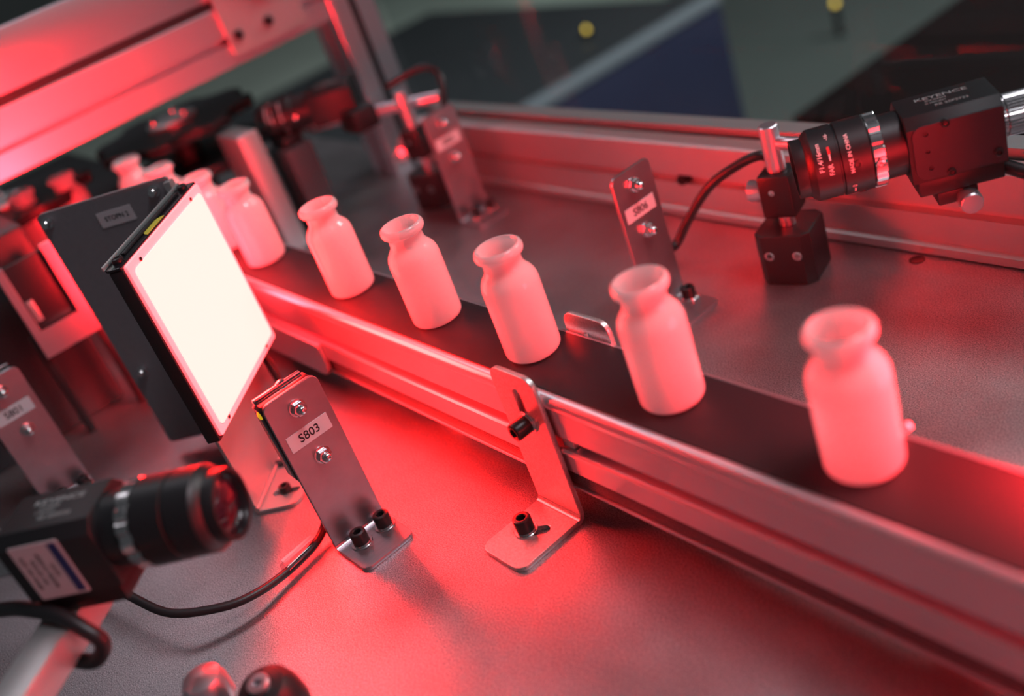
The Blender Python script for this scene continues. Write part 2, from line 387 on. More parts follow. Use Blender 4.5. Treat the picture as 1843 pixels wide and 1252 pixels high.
for x in (-560, -230, 220):
    obj('support_block', MB().box((x - 14, -9, 0), (x + 14, 6, 19.4), .6), M_ALU2, cv, True)
obj('slot_nut', MB().box((-91.5, -22.5, 45.6), (-84, -17, 49.6), .4), M_ALU2, cv, True)
pin = obj('knurled_pin', MB().lathe([(1.7, 0), (1.9, .3)] + [(1.9 if i % 2 else 1.65, .4 + i * .35) for i in range(10)] + [(1.5, 4.2), (.3, 4.5)], frame((60.6, 19.4, 77.4), (.75, .3, .6)), 14), M_CHROME, cv, True)

# vials
VP = [(0, 0)]
def vial_mb():
    out = [(.2, 0), (9.8, 0), (11.8, .35), (13.2, 1.3), (13.85, 2.6), (14, 4), (14, 20), (14, 37.5), (13.75, 39.8), (13.0, 41.9), (11.9, 43.7), (10.6, 45.2),
           (9.7, 46.6), (9.35, 48), (9.3, 51.2), (9.6, 52.3), (10.7, 52.8), (11.5, 53.5), (11.9, 54.6), (11.9, 55.7), (11.6, 56.9), (11.0, 57.7), (10.3, 58), (9.8, 57.8),
           (9.4, 57.1), (9.0, 55.8), (8.4, 53), (8.2, 49), (8.6, 46.5)]
    return MB().lathe(out, I4, 48, close=False)
vx = [(-485, 'frosted white glass vial partly hidden by the top of the glowing panel'),
      (-419.7, 'frosted white glass vial just right of the glowing panel, first fully visible'),
      (-298.8, 'frosted white glass vial second from the glowing panel'),
      (-206.8, 'frosted white glass vial third from the panel, rim sharply in focus'),
      (-124.3, 'frosted white glass vial directly behind the slotted rail bracket'),
      (-32.7, 'frosted white glass vial in front of the bent far bracket, second from the right end'),
      (58.6, 'largest frosted white glass vial, nearest on the belt at the right'),
      (-562, 'blurred white vial whose shoulder shows just over the grey plate corner'),
      (-638, 'blurred white vial neck above the grey plate, beneath the frame beam')]
vm = None
for k, (x, lb) in enumerate(vx):
    z = 75.9
    if vm is None:
        o = obj('glass_vial', vial_mb(), M_VIAL); o0 = o
    else:
        o = o0.copy(); COL.objects.link(o)
    vm = o; o.location = Vector((x, 0, z)) * MM; o.rotation_euler = (0, 0, k * .7)
    tag(o, lb, 'vial', 'vials in single file on the conveyor belt')
# ------------------------------------------------------------------ backlight panels
def backlight(name, label, base, ang, z0, z1, wd, front, group=None, lm=None, D=9):
    """front centre-line starts at base, runs along local +x for wd, faces local -y"""
    t = thing(name, label, 'panel light', base, ang, group)
    obj('housing', MB().box((-1.5, front + 1.2, z0 - 2), (wd + 1.5, front + D, z1 - .9), .8), M_BLACK, t)
    Rm = Matrix(((1, 0, 0, 0), (0, 0, -1, front + 1.3), (0, 1, 0, 0), (0, 0, 0, 1)))
    obj('diffuser_rim', MB().plate(rrect(0, z0, wd, z1, 2), [], 1.8, Rm, .25), M_LAMPEDGE, t)
    Rm2 = Matrix(((1, 0, 0, 0), (0, 0, -1, front - .5), (0, 1, 0, 0), (0, 0, 0, 1)))
    obj('lit_diffuser', MB().plate(rrect(4.5, z0 + 4, wd - 3, z1 - 4.5, 3), [], .5, Rm2, .1), lm or M_LAMP, t)
    return t
# main panel: mount corner K at (-276.1,-122.3), panel plane faces (+s,+s), runs along (-s,+s)
K = Vector((-276.1, -122.3, 0))
# local +x = (-s,+s) -> rz=135deg ; local -y = (s,s)
ang = math.radians(135)
pl_ = backlight('backlight_panel', 'square panel light glowing cream white in black housing beside the belt', K, ang, 67.3, 171.4, 102, -18)
# shift: front edge starts at u=-18.5 in local x
for ch in pl_.children: ch.location.x -= 18.5 * MM
def shifted(mb, dx):
    for v in mb.v: v.x += dx
    return mb
lidmb = MB().plate(rrect(-1.6, -16.6, 103.6, -6.5, [1, 1, 4, 4]), [], 1.6, Matrix.Translation((0, 0, 170.6)), .3)
obj('top_plate', shifted(lidmb, -18.5), M_BLACKG, pl_)
obj('top_rib', shifted(MB().box((14, -12.2, 172.2), (89, -10.0, 173.6), .5), -18.5), M_BLACK, pl_)
obj('top_rim', shifted(MB().box((-1, -7.6, 172.2), (103, -6.4, 174.4), .4), -18.5), M_ALU2, pl_, label='thin bright rim along the rear top edge')
for x in (7, 96):
    cap_screw(pl_, (x - 18.5, -11.6, 172.2), (0, 0, 1), 2.9, 2.4, False)
obj('yellow_sticker', shifted(MB().plate([(35, -16.2), (58, -16.2)] + arc(46.5, -16.2, 11.5, 10, 170, 8), [], .3, Matrix.Translation((0, 0, 172.25)) @ Matrix.Scale(.45, 4, (0, 1, 0)) @ Matrix.Translation((0, -19.0, 0)), .05), -18.5), M_STICKER, pl_)
for (x, z) in ((14, 168.2), (86, 168.2), (14, 70.2), (86, 70.2)):
    obj('rim_screw', shifted(MB().lathe([(1.1, 0), (1.1, .5), (.2, .6)], frame((x, -18.6, z), (0, -1, 0)), 14), -18.5), M_BOLT, pl_)
mp = thing('panel_mount', 'folded sheet-metal mount carrying the glowing panel, foot bolted to table', 'bracket', K, ang)
obj('mount_wall', MB().plate(rrect(0, 5, 89, 168, [1, 1, 3, 3]), [], 2, Matrix(((1, 0, 0, 0), (0, 0, -1, 0), (0, 1, 0, 0), (0, 0, 0, 1)))), M_ALU2, mp)
obj('mount_foot', MB().plate(rrect(0, -28, 89, 0, [8, 3, 1, 1]), [slot(14, -10, 14, -22, 2.6)], 2.2, Matrix.Translation((0, 0, 0))), M_ALU2, mp)
obj('mount_bend', MB().cyl((0, -1.6, 3.2), (89, -1.6, 3.2), 1.6), M_ALU2, mp)
cap_screw(mp, (14, -16, 2.2), (0, 0, 1), 3.6, 4.5, False)
# side flange (local +y = (-s,-s) : behind), visible face towards local -x = (s,-s)
FL = Matrix(((0, 0, 1, 89.2), (1, 0, 0, 0), (0, 1, 0, 0), (0, 0, 0, 1)))
sf = obj('side_flange', MB().plate(rrect(0, 8, 89, 178.5, [2, 3, 5, 2]), [], 2, FL), M_DARKPLATE, mp)
obj('mount_wall_filler', MB().box((85, -2, 5), (91, 2, 176)), M_ALU2, mp)
def flange_screw(y, z, r=2.6):
    F = frame((89.1, y, z), (-1, 0, 0))
    obj('pan_screw', MB().lathe([(r * 1.3, 0), (r * 1.3, .8), (r, .9), (r, 4), (r * .8, 4.8), (.3, 5)], F, 20), M_CHROME, sf)
flange_screw(83, 172.5); flange_screw(11, 172.5); flange_screw(79, 64)
# station label
TL = Matrix(((0, 0, -1, 89.05), (-1, 0, 0, 41), (0, 1, 0, 164.5), (0, 0, 0, 1)))   # faces local -x
lbp = obj('name_label', MB().plate(rrect(-11.5, -4.7, 11.5, 4.7, .4), [], .25, TL, .05), M_PAPER, mp)
obj('lettering', MB().text('STOPN 2', 4.0, TL @ Matrix.Translation((.5, 0, .25))), M_INK, lbp)

l2 = backlight('backlight_panel', 'second panel light beyond the right end of the belt', (195, 65, 0), math.radians(135) + math.pi, 60, 165, 102, 0, lm=M_LAMP2)
l2.location = Vector((122 - 36, 64 + 36, 0)) * MM
obj('light_stand', MB().box((42, 9.2, 0), (60, 24, 70), 1), M_BLACK, l2)
l3 = backlight('backlight_panel', 'third panel light behind the grey flange plate', (-432, -96, 0), math.radians(90 + 12), 60, 158, 66, 0, lm=M_LAMP3)
# third faces -x side: rotate so that local -y points to (-x)
l3.rotation_euler = (0, 0, math.radians(-90 - 35)); l3.location = Vector((-414, -36, 0)) * MM
obj('light_stand', MB().box((24, 9.2, 0), (42, 22, 70), 1), M_BLACK, l3)

l4 = backlight('backlight_panel', 'added fill panel light, unseen behind the glowing panel, facing the vials', (-352, -44, 0), math.pi, 62, 142, 66, 0, lm=M_FILL4)  # added fill light, hidden from view, to redden the left vials and rail
obj('light_stand', MB().box((24, 9.2, 0), (42, 20, 70), 1), M_BLACK, l4)

l5 = backlight('backlight_panel', 'added dim fill panel light, unseen beyond the near right corner of the conveyor', (225, -34, 0), math.radians(-95), 60, 150, 86, 0, lm=mat('fill_diffuser_dim', (0.15, 0.12, 0.12), 0.5, emit=(1.0, 0.03, 0.04), estr=12))  # added fill light out of frame, brightens the near side of the vials
obj('light_stand', MB().box((34, 9.2, 0), (52, 24, 70), 1), M_BLACK, l5)

# ------------------------------------------------------------------ steel sensor brackets (four alike)
def make_bracket():
    """origin: bend line on the table; plate in local x=0 plane facing +x, y from -16 to 16, foot towards +x"""
    t = thing('sensor_bracket', '', 'bracket', (-197.5, -95.3, 0), 0, 'labelled steel sensor brackets bolted to the table')
    T = 2.4; rb = 2.0
    PM = Matrix(((0, 0, -1, .6), (-1, 0, 0, 0), (0, 1, 0, 0), (0, 0, 0, 1)))
    PMf = Matrix(((0, 0, 1, -1.8), (1, 0, 0, 0), (0, 1, 0, 0), (0, 0, 0, 1)))
    mb = MB().plate(rrect(-16, T + rb, 16, 95, [0, 0, 4.5, 4.5]), [], T, PMf, .35)
    n = 6; vs = []; fs = []
    for i in range(n + 1):
        a = math.radians(180 + 90 * i / n)
        for rr in (rb, rb + T):
            for y in (-16, 16): vs.append((.6 + rb + rr * math.cos(a), y, T + rb + rr * math.sin(a)))
    for i in range(n):
        b = i * 4; fs += [[b, b + 1, b + 5, b + 4], [b + 2, b + 6, b + 7, b + 3], [b, b + 4, b + 6, b + 2], [b + 1, b + 3, b + 7, b + 5]]
    mb.add(vs, fs)
    mb.plate(rrect(.6 + rb, -16, 30, 16, [0, 4.5, 4.5, 0]), [slot(7, -5.5, 13.5, -5.5, 2.6), slot(7, 9.5, 13.5, 9.5, 2.6)], T, I4, .35)
    obj('bracket_plate', mb, M_STEEL, t, ang=.5)
    cap_screw(t, (10, -5.0, T), (0, 0, 1), 4.4, 6.8)
    cap_screw(t, (10, 10.2, T), (0, 0, 1), 4.4, 6.8)
    dome_nut(t, (.6, 0, 84.5), (1, 0, 0)); dome_nut(t, (.6, .5, 54.5), (1, 0, 0))
    sb = MB().plate([(-16.5, 50), (-12, 38), (12, 38), (14, 50), (14, 93.5), (-15, 93.5), (-16.5, 92)], [], 9.5, Matrix(((0, 0, 1, -11.6), (1, 0, 0, 0), (0, 1, 0, 0), (0, 0, 0, 1))), .5)
    s = obj('sensor_body', sb, M_BLACKG, t)
    obj('indicator_lens', MB().lathe([(3.0, 0), (2.8, .8), (1.8, 1.6), (.2, 1.9)], frame((-5.5, -15.4, 89.5), (0.1, -.9, .35)), 16), M_YELLOW, s)
    obj('sensor_cap', MB().box((-12.6, -15, 92.6), (-10.4, 13, 95.2), .5), M_CHROME, s)
    obj('screw_head', MB().lathe([(3.6, 0), (3.6, 1.2), (2.8, 2.6), (.3, 3.1)], frame((-11.8, 2, 92.5), (-1, 0, .5)), 20), M_CHROME, s)
    return t
def bracket_label(t, txt, inkscale=1.0):
    ML = Matrix(((0, 0, 1, .62), (1, 0, 0, -.4), (0, 1, 0, 69.0), (0, 0, 0, 1)))
    lb = obj('name_label', MB().plate(rrect(-12.2, -4.6, 12.2, 4.6, .3), [], .25, ML, .05), M_PAPER, t)
    obj('lettering', MB().text(txt, 6.6 * inkscale, ML @ Matrix.Translation((0, 0, .25)) @ Matrix.Scale(.95, 4, (1, 0, 0))), M_INK, lb)
b1 = make_bracket(); b1['label'] = 'steel angle bracket labelled S803 with two dome nuts, nearest the glowing panel'
G = 'labelled steel sensor brackets bolted to the table'
b2 = dup(b1, (-190, 141.5, 0), 0, 'labelled steel bracket behind the belt, between vials and back rail', G, skip=('sensor_body',))
obj('cable_gland', MB().box((-8, 2, 20), (-2, 13, 36), 1.0), M_BLACK, b2)
b3 = dup(b1, (-461, 194, 0), 0, 'blurred steel bracket at far left end of back rail', G, skip=('sensor_body',))
b4 = dup(b1, (-438, -188.5, 0), 0, 'blurred steel bracket at left picture edge behind the black camera', G)
bracket_label(b1, 'S803'); bracket_label(b2, 'S806'); bracket_label(b3, 'S805'); bracket_label(b4, 'S801')

# sensor cable with clear tag sleeve
cb = thing('sensor_cable', 'black printed cable curving from the S803 bracket to under the camera', 'cable', (-205, -120, 0))
path = [(-206, -105, 41), (-210, -104, 28), (-213, -104, 15), (-212.4, -107.8, 8), (-207.9, -119.4, 5.2), (-203.9, -138.2, 5.4), (-201.7, -156.9, 8.0), (-205.8, -173.2, 11.0), (-219.3, -193.0, 17.0), (-238.8, -202.0, 24.0), (-262, -208, 30), (-290, -214, 22), (-320, -222, 4)]
obj('cable', MB().tube(path, 2.3, 14), M_CABLE, cb, True)
obj('clear_sleeve', MB().cyl((-208.5, -117, 5.4), (-204.2, -137.5, 5.6), 5.0, seg=24), M_SLEEVE, cb, True)
obj('paper_tag', MB().box((-1.9, -10, 0), (1.9, 10, .5), .1, frame((-208.2, -126.5, 9.6), (0.1, 0, 1), (1, .1, 0))), M_PAPER, cb, True)
cb2 = obj('coiled_cable', MB().tube([(-330, -60, 60), (-318, -62, 30), (-305, -72, 8), (-300, -84, 3), (-306, -92, 3)], 2.6, 12), M_CABLE)
tag(cb2, 'black cable drooping under the glowing panel onto the mount foot', 'cable')

# ------------------------------------------------------------------ rail brackets
def rail_bracket(name, label, loc, rz, front=True):
    t = thing(name, label, 'bracket', loc, rz, None)
    T = 2.6; rb = 2.0   # plate in local y=0 plane facing -y; x -16..16 ; foot to -y
    Mv = Matrix(((1, 0, 0, 0), (0, 0, 1, -T), (0, 1, 0, 0), (0, 0, 0, 1)))
    mb = MB().plate(rrect(-16, T + rb, 16.5, 85, [0, 0, 7, 7]), [slot(1, 58, 1, 73, 2.8)], T, Mv, .4)
    n = 6; vs = []; fs = []
    for i in range(n + 1):
        a = math.radians(0 - 90 * i / n)
        for rr in (rb, rb + T):
            for x in (-16, 16): vs.append((x, -T - rb + rr * math.cos(a), T + rb + rr * math.sin(a)))
    for i in range(n):
        b = i * 4; fs += [[b, b + 1, b + 5, b + 4], [b + 2, b + 6, b + 7, b + 3], [b, b + 4, b + 6, b + 2], [b + 1, b + 3, b + 7, b + 5]]
    mb.add(vs, fs)
    mb.plate(rrect(-16, -43, 16, -T - rb, [6, 6, 0, 0]), [slot(-3, -24, 4.5, -17, 2.9)], T, I4, .4)
    obj('bracket_plate', mb, M_ZINC, t, ang=.5)
    cap_screw(t, (-3.5, -22.5, T), (0, 0, 1), 4.7, 7.2)
    cap_screw(t, (2.4, -T, 57.5), (0, -1, 0), 4.6, 8.5)
    return t
rail_bracket('rail_bracket', 'slotted zinc bracket holding the near side of the conveyor, front centre', (-109, -24.6, 0), 0)
rail_bracket('rail_bracket', 'slotted zinc bracket on the far side of the belt, behind the second vial from right', (-108.5, 21.6, 0), math.pi)

# ------------------------------------------------------------------ machine vision cameras
def vision_camera(label, front, rz, variant):
    """local: axis +x points backwards from the lens front, origin on axis at lens front"""
    t = thing('vision_camera', label, 'camera', front, rz, 'machine vision cameras around the belt')
    A = frame((0, 0, 0), (1, 0, 0), (0, 0, 1))      # local z of lathe = +x, lathe x = +z, lathe y = -y
    L = lambda pr, seg=48, **k: MB().lathe(pr, A, seg, **k)
    bar = obj('lens_barrel', L([(12.2, 3.5), (12.6, 0), (13.9, 0), (14.1, .5), (14.1, 5.2), (14.6, 5.6), (15.6, 6.2), (17.2, 8.4), (17.3, 19.4), (16.6, 19.7), (16.6, 20.4), (17.5, 20.8), (17.6, 33.6), (17.0, 34.2), (15.6, 34.3), (15.3, 40), (15.1, 49.5)]), M_BLACK, t)
    obj('front_element', L([(12.2, 3.6), (10.5, 3.0), (6, 1.9), (.2, 1.6)], close=False), M_GLASSL, bar)
    obj('retaining_ring', L([(12.3, 1.2), (11.2, 3.2), (11.2, 4.2), (12.3, 4.2)], close=False), M_BLACKG, bar)
    def kn(j, a, r):
        s = int(a / (2 * math.pi) * 96)
        return r * (1.0 if (s % 6) in (0, 1, 2, 3) else .945)
    obj('knurled_ring', MB().lathe([(15.6, 34.3), (17.4, 34.5), (17.6, 34.9), (17.6, 39.6), (17.3, 40.0), (15.2, 40.1)], A, 96, rfun=kn), M_CHROME, t, ang=.15)
    # lock screws
    for (ax, an, m_) in ((27, 0.15, M_BLACK), (37, .0, M_CHROME), (29, -1.4, M_BLACK)):
        d = Vector((0, -math.cos(an), math.sin(an)))
        obj('lock_screw', MB().lathe([(1.9, 0), (1.9, .9), (1.2, 1.0), (1.1, .4), (.1, .3)], frame(Vector((ax, 0, 0)) + d * 17.3, d), 18), m_, t)
    # printed scale; local cylinder angle measured so text faces the viewer side (-y)
    def wrap(ax, an, R=17.45): return (R, an, ax, -1)
    lt = MB()
    # lathe frame: angle 0 = +z up; +90deg = -y (towards viewer)
    lt.text('F1.4/16mm', 3.1, A, wrap(11.2, math.radians(58)), th=.05)
    lt.text('FAR', 3.1, A, wrap(15.4, math.radians(80)), th=.05)
    lt.text('-16-', 2.4, A, wrap(16, math.radians(26)), th=.05)
    lt.text('MADE IN CHINA', 2.6, A, wrap(24.5, math.radians(62), 17.75), th=.05)
    lt.text('0', 3.0, A, wrap(24.5, math.radians(118), 17.75), th=.05)
    lt.text('1', 2.8, A, wrap(24.5, math.radians(146), 17.75), th=.05)
    obj('lens_lettering', lt, M_WINK, t)
    sc = MB()
    for (ax, a0, a1, R) in ((15.6, 56, 66, 17.4), (24.6, 124, 135, 17.7)):
        vs = []; fs = []
        for i in range(5):
            a = math.radians(a0 + (a1 - a0) * i / 4)
            for x in (ax - .35, ax + .35): vs.append((x, -R * math.sin(a), R * math.cos(a)))
        for i in range(4): fs.append([2 * i, 2 * i + 1, 2 * i + 3, 2 * i + 2])
        sc.add(vs, fs)
    obj('scale_mark', sc, M_WINK, t)
    sc = MB(); vs = []; fs = []
    for i in range(5):
        a = math.radians(44 + 12 * i / 4)
        for x in (15.0, 16.3): vs.append((x, -17.4 * math.sin(a), 17.4 * math.cos(a)))
    for i in range(4): fs.append([2 * i, 2 * i + 1, 2 * i + 3, 2 * i + 2])
    obj('arrow_mark', sc.add(vs, fs), M_REDINK, t)
    # body
    bd = MB().plate([(-16, -15.5), (16, -15.5), (16, 11), (11.5, 16), (-11.5, 16), (-16, 11)], [], 42, frame((49.5, 0, 0), (1, 0, 0), (0, -1, 0)), .5)
    # frame x-> -y ; y-> z*x => (1,0,0)x(0,-1,0) = (0,0,-1): flip
    for v in bd.v: v.z = -v.z
    body = obj('camera_body', bd, M_BLACK, t)
    sp = MB().plate(rrect(51.5, -14.2, 91, 12.2, [5, 1, 1, 5]), [circ(57.5, 8, 1.1, 12), circ(57.5, -.6, 1.0, 12), circ(58, -8.8, 1.1, 12)], .9, Matrix(((1, 0, 0, 0), (0, 0, -1, -15.9), (0, 1, 0, 0), (0, 0, 0, 1))), .15)
    obj('side_plate', sp, mat('side_plate_black', (0.03, 0.02, 0.026), .45), t)
    for (x, z) in ((66, 11.5), (66.5, -12.8), (87, -9)):
        obj('plate_screw', MB().lathe([(1.9, 0), (1.9, 1.2), (1.3, 1.6), (1.1, .9), (.1, .8)], frame((x, -16.8, z), (0, -1, 0)), 18), M_BOLT, t)
    Tm = frame((70, 0, 15.72), (0, 0, 1), (-1, 0, 0)) if variant == 'l' else frame((70, 0, 15.72), (0, 0, 1), (1, 0, 0))
    Tm.translation = Vector((70, 0, 16.05))
    tt = MB(); tt.text('KEYENCE', 4.4, Tm @ Matrix.Translation((0, 4.6, 0)), wx=1.25); tt.text('CV-035M', 2.4, Tm @ Matrix.Translation((-3, 1.0, 0)))
    tt.text('C MOUNT', 2.0, Tm @ Matrix.Translation((-3.5, -2.0, 0))); tt.text('KE 25P3733', 3.0, Tm @ Matrix.Translation((2.5, -5.6, 0)))
    obj('body_lettering', tt, M_GREYINK, body)
    # base clamp
    obj('mount_block', MB().box((52, -14, -24), (90, 15, -15.6), 1.0), M_BLACK, t)
    if variant == 'r':
        obj('clamp_block', MB().box((60, -13, -31), (78, 12, -24.2), .8), M_BLACK, t)
        obj('thumb_screw', MB().lathe([(3, 0), (5, .1), (5.2, .5), (5.2, 8.6), (4.6, 9.3), (.4, 9.4)], frame((73, -12, -29.5), (0, -1, 0)), 28, rfun=lambda j, a, r: r * (1 - .03 * (int(a * 28 / 6.2832 + .5) % 2))), M_ALU, t)
    obj('connector', MB().lathe([(8.5, 91.4), (8.8, 92), (8.8, 95), (9.9, 95.2), (9.9, 128), (8, 129)], A, 72, rfun=lambda j, a, r: r * (1 - .045 * (int(a * 72 / 6.2832 + .5) % 2))), M_CHROME, t, ang=.1)
    return t
# right camera: looks along (-s,-s); backwards = (+s,+s) -> rz=45deg, local -y = (s,-s)
rc = vision_camera('black machine vision camera on a rod stand by the back rail, right', (-64.5, 134.5, 109), math.radians(45), 'r')
obj('camera_cable', MB().tube([(84, 4, -18), (92, -6, -22), (104, -16, -26), (125, -26, -30), (160, -34, -36)], 3.4, 14), M_CABLE, rc)
# left camera: looks along (+s,+s); backwards = (-s,-s) -> rz=225deg; viewer side is local +y
lc = vision_camera('out of focus black camera at lower left, silver ring and paper label on its side', (-103, -162, 116), math.radians(225), 'l')
LB = Matrix(((-1, 0, 0, 74), (0, 0, 1, 15.2), (0, 1, 0, 1.0), (0, 0, 0, 1)))
LBm = Matrix(((-1, 0, 0, 74.5), (0, 0, 1, 16.1), (0, 1, 0, -2.2), (0, 0, 0, 1)))
sl = obj('paper_label', MB().plate(rrect(-11, -12.5, 11, 14.5, .8), [], .3, LBm, .05), M_PAPER, lc)
bl = MB().box((6.0, -11.3, .3), (9.8, 13.3, .36), 0, LBm); obj('blue_band', bl, M_BLUEINK, sl)
tx = MB()
for i, s_ in enumerate(('CE KC', 'MODEL CV-035M', 'DC 12V 0.2A', 'SERIAL NO. 2573')):
    tx.text(s_, 2.3, LBm @ Matrix.Translation((3.0 - i * 3.6, 1, .3)) @ Matrix.Rotation(math.radians(90), 4, 'Z'))
obj('label_lettering', tx, M_INK, sl)

# ------------------------------------------------------------------ rod stands
def stand(label, loc, rz, top=96, clamp_z=54):
    t = thing('rod_stand', label, 'stand', loc, rz, 'rod stands behind the belt')
    c = 5
    pts = [(-17, -17 + c), (-17 + c, -17), (17 - c, -17), (17, -17 + c), (17, 17 - c), (17 - c, 17), (-17 + c, 17), (-17, 17 - c)]
    obj('base_block', MB().plate(pts, [], 33, I4, 1.2), M_BLACK, t)
    for x in (-8, 9):
        obj('set_screw', MB().lathe([(2.9, 0), (2.9, .4), (1.8, .6), (1.5, -.6), (.1, -.8)], frame((x, -17, 20), (0, -1, 0)), 20, hexes=(3,)), M_CHROME, t)
    obj('rod', MB().lathe([(4.6, 0), (4.6, clamp_z), (5.6, clamp_z), (5.6, top - .8), (4.9, top)], Matrix.Translation((0, 0, 33)) @ Matrix.Diagonal((1, 1, (top - 33) / top, 1)), 28), M_ALU, t)
    obj('clamp_block', MB().box((-10, -10, clamp_z - 13), (10, 10, clamp_z + 14), 2), M_BLACK, t)
    obj('clamp_screw', MB().lathe([(1.8, 0), (1.8, .5), (.9, .5), (.1, .1)], frame((-1.5, -10, clamp_z + 4), (0, -1, 0)), 16), M_CHROME, t)
    obj('thumb_knob', MB().lathe([(3, 0), (6.2, .1), (6.5, .8), (6.5, 9), (5.8, 9.8), (.3, 9.9)], frame((-10, 0, clamp_z + 1), (-1, 0, 0)), 30, rfun=lambda j, a, r: r * (1 - .04 * (int(a * 30 / 6.2832 + .5) % 2))), M_ALU, t)
    return t
st1 = stand('black block stand with steel rod, between back rail and right camera', (-137, 203, 0), math.radians(18))
xr = MB().cyl((-132, 203.5, 85), (-24, 200, 91), 4.0, ch=.5)
obj('cross_rod', xr, M_ALU, st1, True)
obj('cross_clamp', MB().box((-30, 196, 84.6), (-16, 207, 98), 1), M_BLACK, st1, True)
st2 = stand('blurred black block stand with red lit rods, far left of back rail', (-527, 205, 0), math.radians(18), top=104, clamp_z=58)
obj('cross_rod', MB().cyl((-626, 160, 88), (-512, 232, 88), 5.2, ch=.6), M_ALU, st2, True)
obj('round_knob', MB().lathe([(3, 0), (6.5, .3), (7.2, 3), (6.6, 7), (.5, 8.5)], frame((-545, 196, 50), (.6, -.8, .1)), 24), M_ALU, st2, True)
obj('cross_clamp', MB().box((-590, 172, 78), (-560, 196, 98), 2, ), M_BLACK, st2, True)
obj('stand_cable', MB().tube([(-560, 215, 104), (-530, 236, 112), (-510, 238, 104), (-500, 226, 84), (-498, 214, 60), (-500, 212, 20)], 3, 12), M_CABLE, st2, True)
c3 = dup(lc, (-645, 127, 106), math.radians(48), 'blurred dark camera on the far cross rod, in front of the corner post', skip=('paper_label', 'mount_block', 'connector', 'side_plate', 'plate_screw', 'knurled_ring'))
c3['group'] = 'machine vision cameras around the belt'

# cable arcing from the middle sensor bracket behind the stand
ca = obj('arched_cable', MB().tube([(-194, 150, 30), (-200, 158, 21), (-209, 170, 20), (-210, 180, 21), (-203, 187, 34), (-188, 196, 54), (-170, 204, 66), (-154, 210, 72), (-152, 216, 64), (-160, 221, 40), (-164, 223, 4)], 3.0, 14), M_CABLE)
tag(ca, 'black cable arching from the middle bracket to behind the rod stand', 'cable')

# bar that carries the left camera
bar = thing('mounting_bar', 'flat aluminium bar below the lower left camera, side edge lit red', 'bar', (-140, -230, 0))
d = Vector((.66, -.75, 0)).normalized(); nrm = Vector((d.y, -d.x, 0)); nrm = -nrm if nrm.x > 0 else nrm
B0 = Vector((-150.0, -221.0, 0)) - d * 42
Mb = Matrix.Identity(4)
for i in range(3): Mb[i][0] = d[i]; Mb[i][1] = -nrm[i] if False else nrm[i]; Mb[i][2] = (0, 0, 1)[i]
Mb.translation = B0
obj('bar_profile', MB().box((0, 0, 78.8), (190, 17, 91.8), .5, Mb), M_ALU2, bar, True)
obj('bar_post', MB().box((150, 1, 0), (166, 15, 78.6), .5, Mb), M_ALU2, bar, True)
lcb = obj('looped_cable', MB().tube([(-250, -300, 78), (-210, -262, 84), (-180, -247, 92), (-162, -240, 95.6), (-146, -233, 95.4), (-136, -229, 91), (-130, -226, 83), (-136, -232, 74.5), (-152, -240, 73), (-172, -250, 70)], 3.2, 14), M_CABLE)
tag(lcb, 'thick black cable looped over the bar at lower left', 'cable')

# knob and bolt at the bottom edge
kn = thing('clamp_knob', 'rounded black knob with chrome socket screw at the bottom edge', 'knob', (-97, -186, 0))
F = frame((-97, -186, 5), (0.12, -.1, 1))
obj('knob_cap', MB().lathe([(4, -4.9), (4, 22), (12.5, 22), (13.6, 26), (13.4, 34), (12, 39.5), (9.5, 42.6), (6, 43.6), (3.8, 43.8)], F, 40), M_BLACK, kn, True)
obj('socket_screw', MB().lathe([(4.6, 43.2), (4.6, 45.4), (4.2, 45.9), (2.1, 45.9), (2.0, 43.6), (.2, 43.9)], F, 30, hexes=(3, 4)), M_ALU, kn, True)
kb = thing('round_bolt', 'pale out of focus steel bolt head beside the black knob, bottom edge', 'bolt', (-118, -205, 0))
obj('bolt_head', MB().lathe([(5, 0), (5, 36), (8.8, 36.2), (9.4, 37), (9.4, 46), (8, 49.4), (4, 51.2), (.3, 51.6)], Matrix.Translation((-118, -205, 0)), 30), M_ALU, kb, True)

# ------------------------------------------------------------------ left side: sheet metal window frame, star wheels, guide blocks
wf = thing('window_bracket', 'red lit sheet-metal frame with square opening left of the grey plate', 'bracket', (-505, -125, 0))
Mx = Matrix(((0, 0, 1, -504), (1, 0, 0, 0), (0, 1, 0, 0), (0, 0, 0, 1)))
obj('frame_sheet', MB().plate([(-148, 66), (-104, 66), (-104, 138), (-114, 138), (-114, 85), (-142, 85), (-142, 136), (-148, 136)], [], 3, Mx), M_ALU, wf, True)
for yy in (-110, -151):
    obj('frame_leg', MB().box((-508, yy, 0), (-504.2, yy + 6, 84), .5), M_BLACK, wf, True)
obj('window_insert', MB().box((-510, -146, 84), (-506, -111, 134), .5), M_BLACK, wf, True)
obj('insert_tab', MB().box((-503, -141, 92), (-500.5, -136, 108), .5), M_ALU2, wf, True)
dk = thing('dark_cabinet_block', 'dark housing behind the red sheet-metal frame at left edge', 'housing', (-585, -220, 0))
obj('housing_body', MB().box((-640, -330, 0), (-530, -112, 150), 3), M_BLACK, dk, True)

